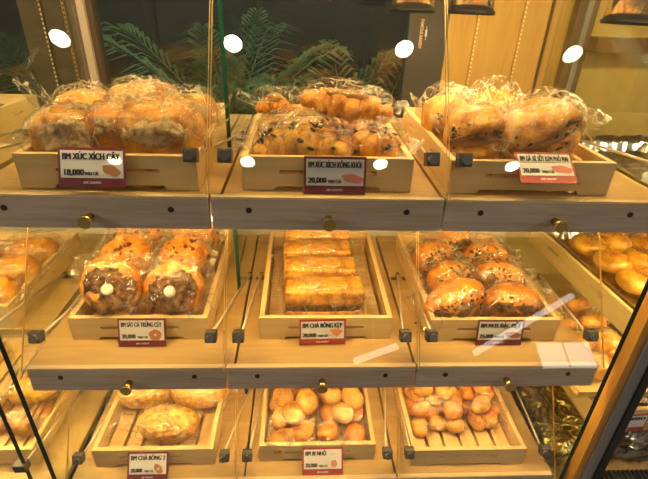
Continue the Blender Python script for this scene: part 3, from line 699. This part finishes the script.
# --- bottom left: crumb coated buns
def crumb_bun(label, x, y, z, L, W, H, seed, rz, bag, film='bag_smooth', lift=(0.0, 0.0), shift=0.0):
    t = bread_thing('packed_crumb_bun', label, 'bun', (x, y, z), rz, 'crumb-coated buns of the bottom left tray')
    mesh_obj('bun', blob(L, W, H, seed, 0.005, 16, 0.85, 0.95), 'crust_yellow', t, True)
    mesh_obj('crumb_coat', move(blob(L*0.93, W*0.93, H*0.85, seed+1, 0.004, 30, 0.85, 0.95, 64, 40, amp2=0.008, freq2=120), z=H*0.22, y=-0.004), 'crumb_cheese', t, True)
    b = bag_bm(*bag, seed, 0.03, 0.004, lift); move(b, x=shift); mesh_obj('bag', b, film, t, True); return t
crumb_bun('crumb-coated oval bun in a long clear bag, front of the bottom left tray', -0.383, 0.935, BOT, 0.178, 0.108, 0.088, 71, -0.05, (0.25, 0.12, 0.098), shift=-0.055)
crumb_bun('crumb-coated bun at the back left of the bottom left tray', -0.485, 1.065, BOT, 0.17, 0.12, 0.095, 72, 0.25, (0.175, 0.14, 0.10), 'bag_film')
crumb_bun('crumb-coated bun at the back right of the bottom left tray', -0.318, 1.065, BOT, 0.19, 0.13, 0.10, 73, -0.2, (0.185, 0.15, 0.112), 'bag_film')

# --- bags of small buns (each bun its own object)
bun_meshes = []
def mini_bun_bm(seed, d, kind):
    if kind == 'round': return blob(d, d*0.96, d*0.78, seed, 0.004, 20, 0.9, 1.0, 28, 18)
    b = blob(d*1.15, d*0.86, d*0.74, seed, 0.004, 20, 0.9, 1.0, 28, 18)
    for v in b.verts: v.co.y += 5.0*v.co.x**2 if kind == 'curved' else 0
    return b
BUNS = {}
for kind in ('round', 'oval', 'curved'):
    for mt in ('crust_pale', 'crust_gold', 'crust_glaze'):
        me_o = mesh_obj('mini_bun', mini_bun_bm(len(BUNS)+80, 1.0*0.07, kind), mt, None, True)
        BUNS[(kind, mt)] = me_o.data; bpy.data.objects.remove(me_o)
def bun_bag(lab_bag, lab_bun, grp, x, y, nx, ny, d, seed, mats, kinds, W, L, H, bagname, top=True, third=False):
    rnd = random.Random(seed)
    def put(px, py, pz, s):
        k = rnd.choice(kinds); mt = rnd.choice(mats)
        o = link(bpy.data.objects.new('mini_bun', BUNS[(k, mt)])); o.scale = (s, s, s)
        o.location = (px, py, pz); o.rotation_euler = (rnd.uniform(-.7, .7), rnd.uniform(-.5, .5), rnd.uniform(0, 6.28))
        tag(o, lab_bun, 'bun', grp)
    sx = W/nx; sy = L/ny; s = d/0.07
    for j in range(ny):
        for i in range(nx):
            put(x-W/2+sx*(i+.5)+rnd.uniform(-.006, .006), y+sy*(j+.5)+rnd.uniform(-.006, .006), BOT+0.004, s*rnd.uniform(.92, 1.08))
    if top:
        for j in range(ny-1):
            for i in range(nx if j % 2 else max(1, nx-1)):
                n_ = nx if j % 2 else max(1, nx-1)
                put(x-W/2+W*(i+.5)/n_+rnd.uniform(-.008, .008), y+sy*(j+1)+rnd.uniform(-.006, .006), BOT+0.046, s*rnd.uniform(.92, 1.1))
    if third:
        for j in range(1, ny-1):
            for i in range(nx-1): put(x-W/2+sx*(i+1)+rnd.uniform(-.008, .008), y+sy*(j+.6), BOT+0.086, s*rnd.uniform(.92, 1.05))
    t = tag(mesh_obj('bun_bag', move(bag_bm(L+0.01, W+0.012, H, seed, 0.02, 0.006, (0, 0), freq=18), x=0, y=L/2, rz=math.pi/2), 'bag_smooth', None, True, (x, y, BOT)), lab_bag, 'bag', 'clear bags of small buns')
bun_bag('clear bag of pale small buns at the left of the bottom centre tray', 'small pale golden bun in the left bag of the bottom centre tray', 'small buns in the left centre bag', -0.022, 0.868, 2, 5, 0.072, 101, ['crust_pale', 'crust_gold', 'crust_gold'], ['round', 'round', 'oval', 'round'], 0.142, 0.34, 0.125, 'a')
bun_bag('clear bag of golden small buns at the right of the bottom centre tray', 'small golden bun in the right bag of the bottom centre tray', 'small buns in the right centre bag', 0.130, 0.872, 2, 5, 0.072, 102, ['crust_pale', 'crust_gold', 'crust_glaze'], ['round', 'round', 'oval'], 0.142, 0.34, 0.125, 'b')
bun_bag('clear bag of small buns at the back left of the bottom right tray', 'small golden bun in the left bag of the bottom right tray', 'small buns in the left bag at right', 0.420, 0.915, 3, 6, 0.058, 103, ['crust_pale', 'crust_gold', 'crust_glaze'], ['round', 'oval', 'curved'], 0.165, 0.29, 0.135, 'c', third=True)
bun_bag('clear bag of browner small buns at the back right of the bottom right tray', 'small glossy brown bun in the right bag of the bottom right tray', 'small buns in the right bag at right', 0.570, 0.925, 2, 6, 0.057, 104, ['crust_glaze', 'crust_gold', 'crust_glaze'], ['oval', 'oval', 'round'], 0.120, 0.28, 0.130, 'd', third=True)

# ------------------------------------------------------------------ neighbouring display at the left
def side_deck(label, x0, x1, y0, y1, z, led=True):
    t = empty('side_shelf', label, 'shelf', ((x0+x1)/2, y0, z), group='shelves of the neighbouring displays')
    mesh_obj('deck', B((x0-x1)/2, (x1-x0)/2, 0, y1-y0, -0.018, 0), 'deck_wood', t)
    if led: mesh_obj('led_strip', B((x0-x1)/2+.02, (x1-x0)/2-.02, 0.02, 0.032, -0.026, -0.0185), 'led_warm', t)  # strip added so the neighbouring shelves are lit
    return t
side_deck('recessed wooden shelf of the neighbouring display at upper left', -1.15, -0.638, 0.84, YB-0.002, Z[0])
side_deck('recessed wooden shelf of the neighbouring display at middle left', -1.15, -0.638, 0.93, YB-0.002, Z[1])
side_deck('wooden shelf of the neighbouring display at lower left', -1.15, -0.638, 0.79, YB-0.002, Z[2], False)
make_tray('bread_tray', 'wooden tray partly cut off by the left edge, upper tier', (-0.905, 0.90, Z[0]+0.0007), 0, L=0.44)
make_tray('bread_tray', 'wooden tray partly cut off by the left edge, middle tier', (-0.885, 0.935, Z[1]+0.0007), 0.0, L=0.40)
make_tray('bread_tray', 'wooden tray partly cut off by the left edge, bottom tier', (-0.895, 0.85, Z[2]+0.0007), 0, L=0.46)
for i in range(4):
    x, y = [(-0.79, 0.99), (-0.79, 1.10), (-0.80, 1.21), (-0.93, 1.15)][i]
    t = bread_thing('packed_loaf', ['wrapped golden loaf nearest the front in the cut-off middle tray at left', 'second wrapped golden loaf in the cut-off middle tray at left', 'rear wrapped golden loaf in the cut-off middle tray at left', 'wrapped golden loaf at the edge of the photo, middle tray at left'][i], 'bread', (x, y, MID), 0.05*i, 'loaves of the left middle tray')
    mesh_obj('loaf', blob(0.14, 0.10, 0.09, 120+i, 0.008, 14, 0.7, 0.75), 'crust_orange', t, True)
    bag_on(t, 0.15, 0.115, 0.105, 120+i, 0.02, 0.009)
for i in range(2):
    t = bread_thing('packed_loaf', ['small pale wrapped loaf in the cut-off upper tray at left', 'second pale wrapped loaf behind it in the cut-off upper tray at left'][i], 'bread', (-0.83, 1.08+0.12*i, TOP), 0, 'loaves of the left upper tray')
    mesh_obj('loaf', blob(0.12, 0.09, 0.05, 130+i, 0.006, 14, 0.7, 0.75), 'crust_gold', t, True)
    bag_on(t, 0.13, 0.105, 0.058, 130+i, 0.02, 0.008)
for i in range(5):
    x, y, zz = [(-0.80, 0.975, BOT), (-0.92, 0.975, BOT), (-0.80, 1.09, BOT+.01), (-0.80, 1.03, BOT+0.068), (-0.80, 1.21, BOT+0.03)][i]
    t = bread_thing('striped_bread', ['chocolate-striped bread at the front of the lower left edge tray', 'chocolate-striped bread beside the front one, lower left edge tray', 'chocolate-striped bread in the second row, lower left edge tray', 'golden striped bread on top of the pile, lower left edge tray', 'golden bread at the back of the lower left edge tray'][i], 'bread', (x, y, zz), 0.08*i, 'striped breads at lower left')
    mesh_obj('loaf', blob(0.13, 0.11, 0.075, 140+i, 0.008, 18, 0.8, 0.8), 'crust_yellow' if i > 2 else 'choco_stripe', t, True)
    st = [move(blob(0.006, 0.09, 0.006, k, nu=8, nv=8), x=-0.045+0.018*k, z=0.070-0.10*abs(-0.045+0.018*k)*.5) for k in range(6)]
    mesh_obj('chocolate_stripes', merge(*st), 'char_spot', t, True)
    bag_on(t, 0.14, 0.12, 0.088, 140+i, 0.015, 0.006, mat='bag_smooth')
# small door clamps and stay rods of the left neighbour
for r, (zz, lab) in enumerate([(Z[0], 'upper left'), (Z[1], 'middle left'), (Z[2], 'lower left')]):
    t = empty('door_stay', f'steel door stay of the neighbouring display, {lab}', 'door stay', (-0.70, 1.17, zz), group='door stays of the left display')
    mesh_obj('stay_rod', CY((-0.028, -0.36, 0.066), (0.0, 0, 0.012), 0.0038, None, 10), 'steel', t, True)
    mesh_obj('rod_bracket', merge(B(-0.006, 0.022, -0.007, 0.007, 0, 0.003), B(-0.005, 0.005, -0.004, 0.004, 0.003, 0.016)), 'gunmetal', t)
    mesh_obj('clamp', B(-0.048, -0.016, -0.38, -0.355, 0.053, 0.079, 0.003), 'clamp_grey', t)

# ------------------------------------------------------------------ neighbouring display at the right
def foil_sheet(x0, x1, y0, y1, seed, amp=0.012, up=0.03, n=46):
    bm = bmesh.new(); V = []
    for j in range(n+1):
        row = []
        for i in range(n+1):
            u, v = i/n, j/n; e = max(abs(2*u-1), abs(2*v-1)); p = Vector(((x0+(x1-x0)*u), y0+(y1-y0)*v, 0))
            q = abs(noise.noise(p*28+Vector((seed, 0, 0))))+0.5*abs(noise.noise(p*64+Vector((seed, 3, 0))))
            p.z = 0.002+amp*q+up*max(0, e-0.88)/0.12; row.append(bm.verts.new(p))
        V.append(row)
    for j in range(n):
        for i in range(n): bm.faces.new((V[j][i], V[j][i+1], V[j+1][i+1], V[j+1][i]))
    r = bmesh.ops.extrude_face_region(bm, geom=bm.faces[:])
    bmesh.ops.translate(bm, verts=[v for v in r['geom'] if isinstance(v, bmesh.types.BMVert)], vec=(0, 0, 0.0008))
    return bm
RX = 0.99
RT = [('top', -0.432), ('middle', -0.735), ('bottom', -1.075)]
for nm, zt in RT:
    side_deck(f'wooden shelf of the neighbouring display at the right, {nm} tier', 0.84 if nm != 'bottom' else 0.85, 1.25, 0.86, YB-0.002, zt, nm != 'bottom')
rtop = make_tray('bread_tray', 'foil-lined wooden tray cut off by the right edge, top tier', (0.945, 0.862, RT[0][1]+0.0007), 0.02, L=0.5)
rmid = make_tray('bread_tray', 'foil-lined wooden tray of round yellow buns at right, middle tier', (0.985, 0.862, RT[1][1]+0.0007), 0.05, L=0.5)
rbot = make_tray('bread_tray', 'foil-lined wooden tray at right, bottom tier, beside the orange post', (1.01, 0.862, RT[2][1]+0.0007), 0.05, L=0.5)
for nm, x, z, s in (('top', 0.945, RT[0][1], 1), ('middle', 0.985, RT[1][1], 2), ('bottom', 1.01, RT[2][1], 3)):
    o = mesh_obj('foil_liner', move(foil_sheet(-0.15, 0.15, 0.018, 0.478, s*7, 0.012, 0.054), rz=0.02 if s == 1 else 0.05), 'foil', None, True, (x, 0.862, z+0.0160))
    tag(o, f'crinkled foil sheet lining the {nm} tray of the right display', 'foil', 'foil tray liners')
o = mesh_obj('paper_bag', blob(0.13, 0.16, 0.045, 5, 0.012, 18, 0.5, 0.6, amp2=.004, freq2=70), 'paper_white', None, True, (0.90, 0.97, RT[0][1]+0.031))
tag(o, 'crumpled white paper packet on the foil of the top right edge tray', 'packet')
bl = [(0.885, 1.22), (0.985, 1.24), (0.90, 1.115), (1.00, 1.125), (0.905, 1.005), (1.01, 1.015), (1.09, 1.09), (0.93, 0.91), (1.08, 1.21), (1.06, 0.92), (0.89, 1.315)]
for i, (x, y) in enumerate(bl[:9]):
    t = bread_thing('floss_bun', 'round yellow bun topped with shreds on foil, middle tray of the right display', 'bun', (x+0.034, y+0.01, RT[1][1]+0.0315), 0.7*i, 'shred-topped buns of the right display')
    mesh_obj('bun', blob(0.105, 0.102, 0.055, 150+i, 0.004, 18, 0.9, 1, 36, 20), 'crust_yellow', t, True)
    rnd = random.Random(i+400); ps = []
    for k in range(26):
        a = rnd.uniform(0, 6.28); rr = rnd.uniform(0, .036)
        ps.append(cyl(bmesh.new(), (rr*math.cos(a), rr*math.sin(a), .056-rr*rr*8), (rr*math.cos(a)+rnd.uniform(-.022, .022), rr*math.sin(a)+rnd.uniform(-.022, .022), .060-rr*rr*9+rnd.uniform(0, .008)), 0.0018, 0.0010, 5))
    mesh_obj('shred_topping', merge(*ps), 'crust_orange' if i % 3 else 'floss_brown', t, True)
# orange pastries on a low ledge between the end panel and the right display
side_deck('low wooden ledge carrying orange pastries just right of the glass end panel', 0.766, 1.02, 0.86, YB-0.002, -0.935, False)
for i in range(8):
    x, y = [(0.835, 0.93), (0.935, 0.94), (0.835, 1.02), (0.93, 1.03), (0.84, 1.11), (0.94, 1.12), (0.84, 1.20), (0.94, 1.21)][i]
    t = bread_thing('packed_pastry', 'wrapped flaky orange pastry on the low ledge at right', 'pastry', (x, y, -0.9345), 0.5*(i % 3)-.4, 'orange pastries on the low ledge')
    mesh_obj('pastry', blob(0.085, 0.075, 0.06, 160+i, 0.009, 30, 0.8, 0.85, ridged=True), 'crust_orange', t, True)
    bag_on(t, 0.09, 0.08, 0.066, 160+i, 0.006, 0.006)
# foil packs in the bottom gap
side_deck('lowest wooden ledge carrying gold foil packs right of the bottom shelf', 0.766, 1.25, 0.83, YB-0.002, -1.292, False)
for i in range(8):
    x, y = [(0.83, 0.925), (0.93, 0.93), (0.83, 1.01), (0.93, 1.02), (0.83, 1.11), (0.93, 1.12), (0.83, 1.22), (0.93, 1.23)][i]
    o = mesh_obj('foil_pack', merge(blob(0.105, 0.092, 0.075, 170+i, 0.012, 26, 0.6, 0.7, 44, 28, ridged=True, amp2=.007, freq2=70)), 'gold_foil', None, False, (x, y, -1.289))
    o.rotation_euler = (0, 0, 0.4*i); tag(o, 'crumpled gold foil pack on the lowest ledge right of the bottom shelf', 'foil pack', 'gold foil packs')
# far right display beyond the post
side_deck('low counter front at the lower right corner carrying the ribbed mat', 0.885, 1.60, 0.60, 0.829, -1.292, False)
t = empty('ribbed_mat', 'black ribbed mat below the silver foil pack at the lower right corner', 'mat', (1.20, 0.74, -1.2915))
b = B(-0.31, 0.35, -0.13, 0.125, 0, 0.004)
for k in range(44):
    x = -0.305+k*0.015; box(b, x, x+0.007, -0.13, 0.125, 0.004, 0.009)
mesh_obj('mat', b, 'ribbed_rubber', t)
o = mesh_obj('foil_pack', blob(0.26, 0.16, 0.125, 190, 0.012, 22, 0.5, 0.6, 60, 40, ridged=True, amp2=.007, freq2=70), 'dull_foil', None, False, (1.115, 0.965, -1.2905)); tag(o, 'large silver foil pack under the price tag at the lower right edge', 'foil pack')
price_tag('red-banded price tag at the right edge beyond the post, on the foil-lined tray', (0.935, 0.850, -1.085), 'BM ESPRESSO', '25,000', pic=None, band='red_band', w=0.125, h=0.068, rz=0.05)

# ------------------------------------------------------------------ lamps
def spot(label, x, y, z, r, e):
    t = empty('spot_lamp', label, 'lamp', (x, y, z), group='chrome spot lamps over the top tier')
    mesh_obj('body', CY((0, 0, 0.012), (0, 0, 0.10), r*0.93, r*0.80, 40), 'chrome', t, True)
    b = CY((0, 0, 0.0), (0, 0, 0.006), r, r*1.02, 40, False); cyl(b, (0, 0, 0.006), (0, 0, 0.012), r*1.02, r*0.9, 40, False); cyl(b, (0, 0, 0), (0, 0, 0.004), r, r*0.78, 40, False)
    mesh_obj('rim', b, 'black_metal', t, True)
    mesh_obj('lens', CY((0, 0, 0.004), (0, 0, 0.008), r*0.76, r*0.76, 32), 'lens_warm' if e else 'chrome', t)
    mesh_obj('stem', CY((0, 0, 0.10), (0, 0, 0.30-z), 0.006, None, 10), 'black_metal', t)
spot('chrome spot lamp with black rim in front of the grey post', 0.251, 1.15, -0.0300, 0.052, 1)
spot('chrome spot lamp with black rim beside the wood panel, second from the right', 0.388, 1.15, -0.0300, 0.053, 1)
spot('chrome spot lamp with black rim at the upper right corner', 0.705, 1.05, -0.0360, 0.058, 1)
for x in (-1.195, -0.346, 0.527, 1.42):
    for y in (0.115, -0.71):
        k = 'nearer the glass' if y > 0 else 'farther from the glass'
        t = empty('ceiling_downlight', f'round ceiling downlight, {"first" if x<-1 else "second" if x<0 else "third" if x<1 else "fourth"} from left, row {k}', 'ceiling light', (x, y, 1.262), group='ceiling downlights')
        mesh_obj('lens', CY((0, 0, -0.006), (0, 0, -0.002), 0.046, 0.046, 40), 'downlight_glow', t)
        mesh_obj('trim_ring', CY((0, 0, -0.003), (0, 0, 0.0), 0.050, 0.054, 40), 'dark_brown', t)

for x in (-3.4, 3.6):  # unseen panels added to throw frontal light on boards and trays
    for y in (-0.3, -1.3):
        t = empty('ceiling_fill_panel', f'added square fill panel at the ceiling, {"left" if x < 0 else "right"} side, {"near" if y > -1 else "far"} from the case', 'ceiling light', (x, y, 1.262), group='added ceiling fill panels')
        mesh_obj('diffuser', B(-0.28, 0.28, -0.28, 0.28, -0.010, -0.004), 'fill_panel_glow', t)
        mesh_obj('frame', B(-0.30, 0.30, -0.30, 0.30, -0.006, 0.0), 'paper_white', t)
t = empty('shop_light_box', 'lit white light box in the shop behind the viewer, mirrored in the middle right door', 'light box', (2.43, -2.06, 0.21))
mesh_obj('lit_face', B(-0.25, 0.25, 0.0, 0.004, 0.0, 0.28), 'box_glow', t)
mesh_obj('divider', B(-0.008, 0.008, 0.004, 0.008, 0.0, 0.28), 'paper_white', t)
mesh_obj('housing', B(-0.26, 0.26, -0.06, -0.001, -0.01, 0.29), 'grey_metal', t)
mesh_obj('hanger', B(-0.01, 0.01, -0.04, -0.02, 0.29, 1.052), 'grey_metal', t)
for p, q, lab in (((1.56, -2, 0.37), (2.66, -2, 0.95), 'right'), ((0.48, -2, 0.30), (0.87, -2, 0.44), 'centre')):
    t = empty('shop_tube_light', f'slanted tube light in the shop behind the viewer, mirrored in the middle {lab} door', 'tube light', (p[0], p[1]-0.05, p[2]), group='shop tube lights')
    d = Vector(q)-Vector(p)
    mesh_obj('tube', CY((0, 0.05, 0), (d.x, 0.05, d.z), 0.030, None, 16), 'tube_glow', t, True)
    mesh_obj('hanger', merge(CY((d.x*.5, 0, d.z*.5), (d.x*.5, 0, 1.262-p[2]), 0.008, None, 8), CY((d.x*.5, 0, d.z*.5), (d.x*.5, 0.05, d.z*.5), 0.008, None, 8)), 'grey_metal', t)
# dim light of the shop and an area light added to brighten the palms
w = bpy.data.worlds.new('world'); sc.world = w; w.use_nodes = True
bg = w.node_tree.nodes['Background']; bg.inputs[0].default_value = (1.0, 0.80, 0.56, 1); bg.inputs[1].default_value = 0.20
def area(name, loc, rot, sx, sy, e, col):
    l = bpy.data.lights.new(name, 'AREA'); l.shape = 'RECTANGLE'; l.size = sx; l.size_y = sy; l.energy = e; l.color = col
    o = link(bpy.data.objects.new(name, l)); o.location = loc; o.rotation_euler = rot; return o
area('palm_fill', (0, 2.1, 1.1), (0, 0, 0), 1.6, 0.6, 30, (0.9, 1.0, 0.85))
sc.cycles.transparent_max_bounces = 40
sc.cycles.max_bounces = 10
sc.cycles.sample_clamp_indirect = 6
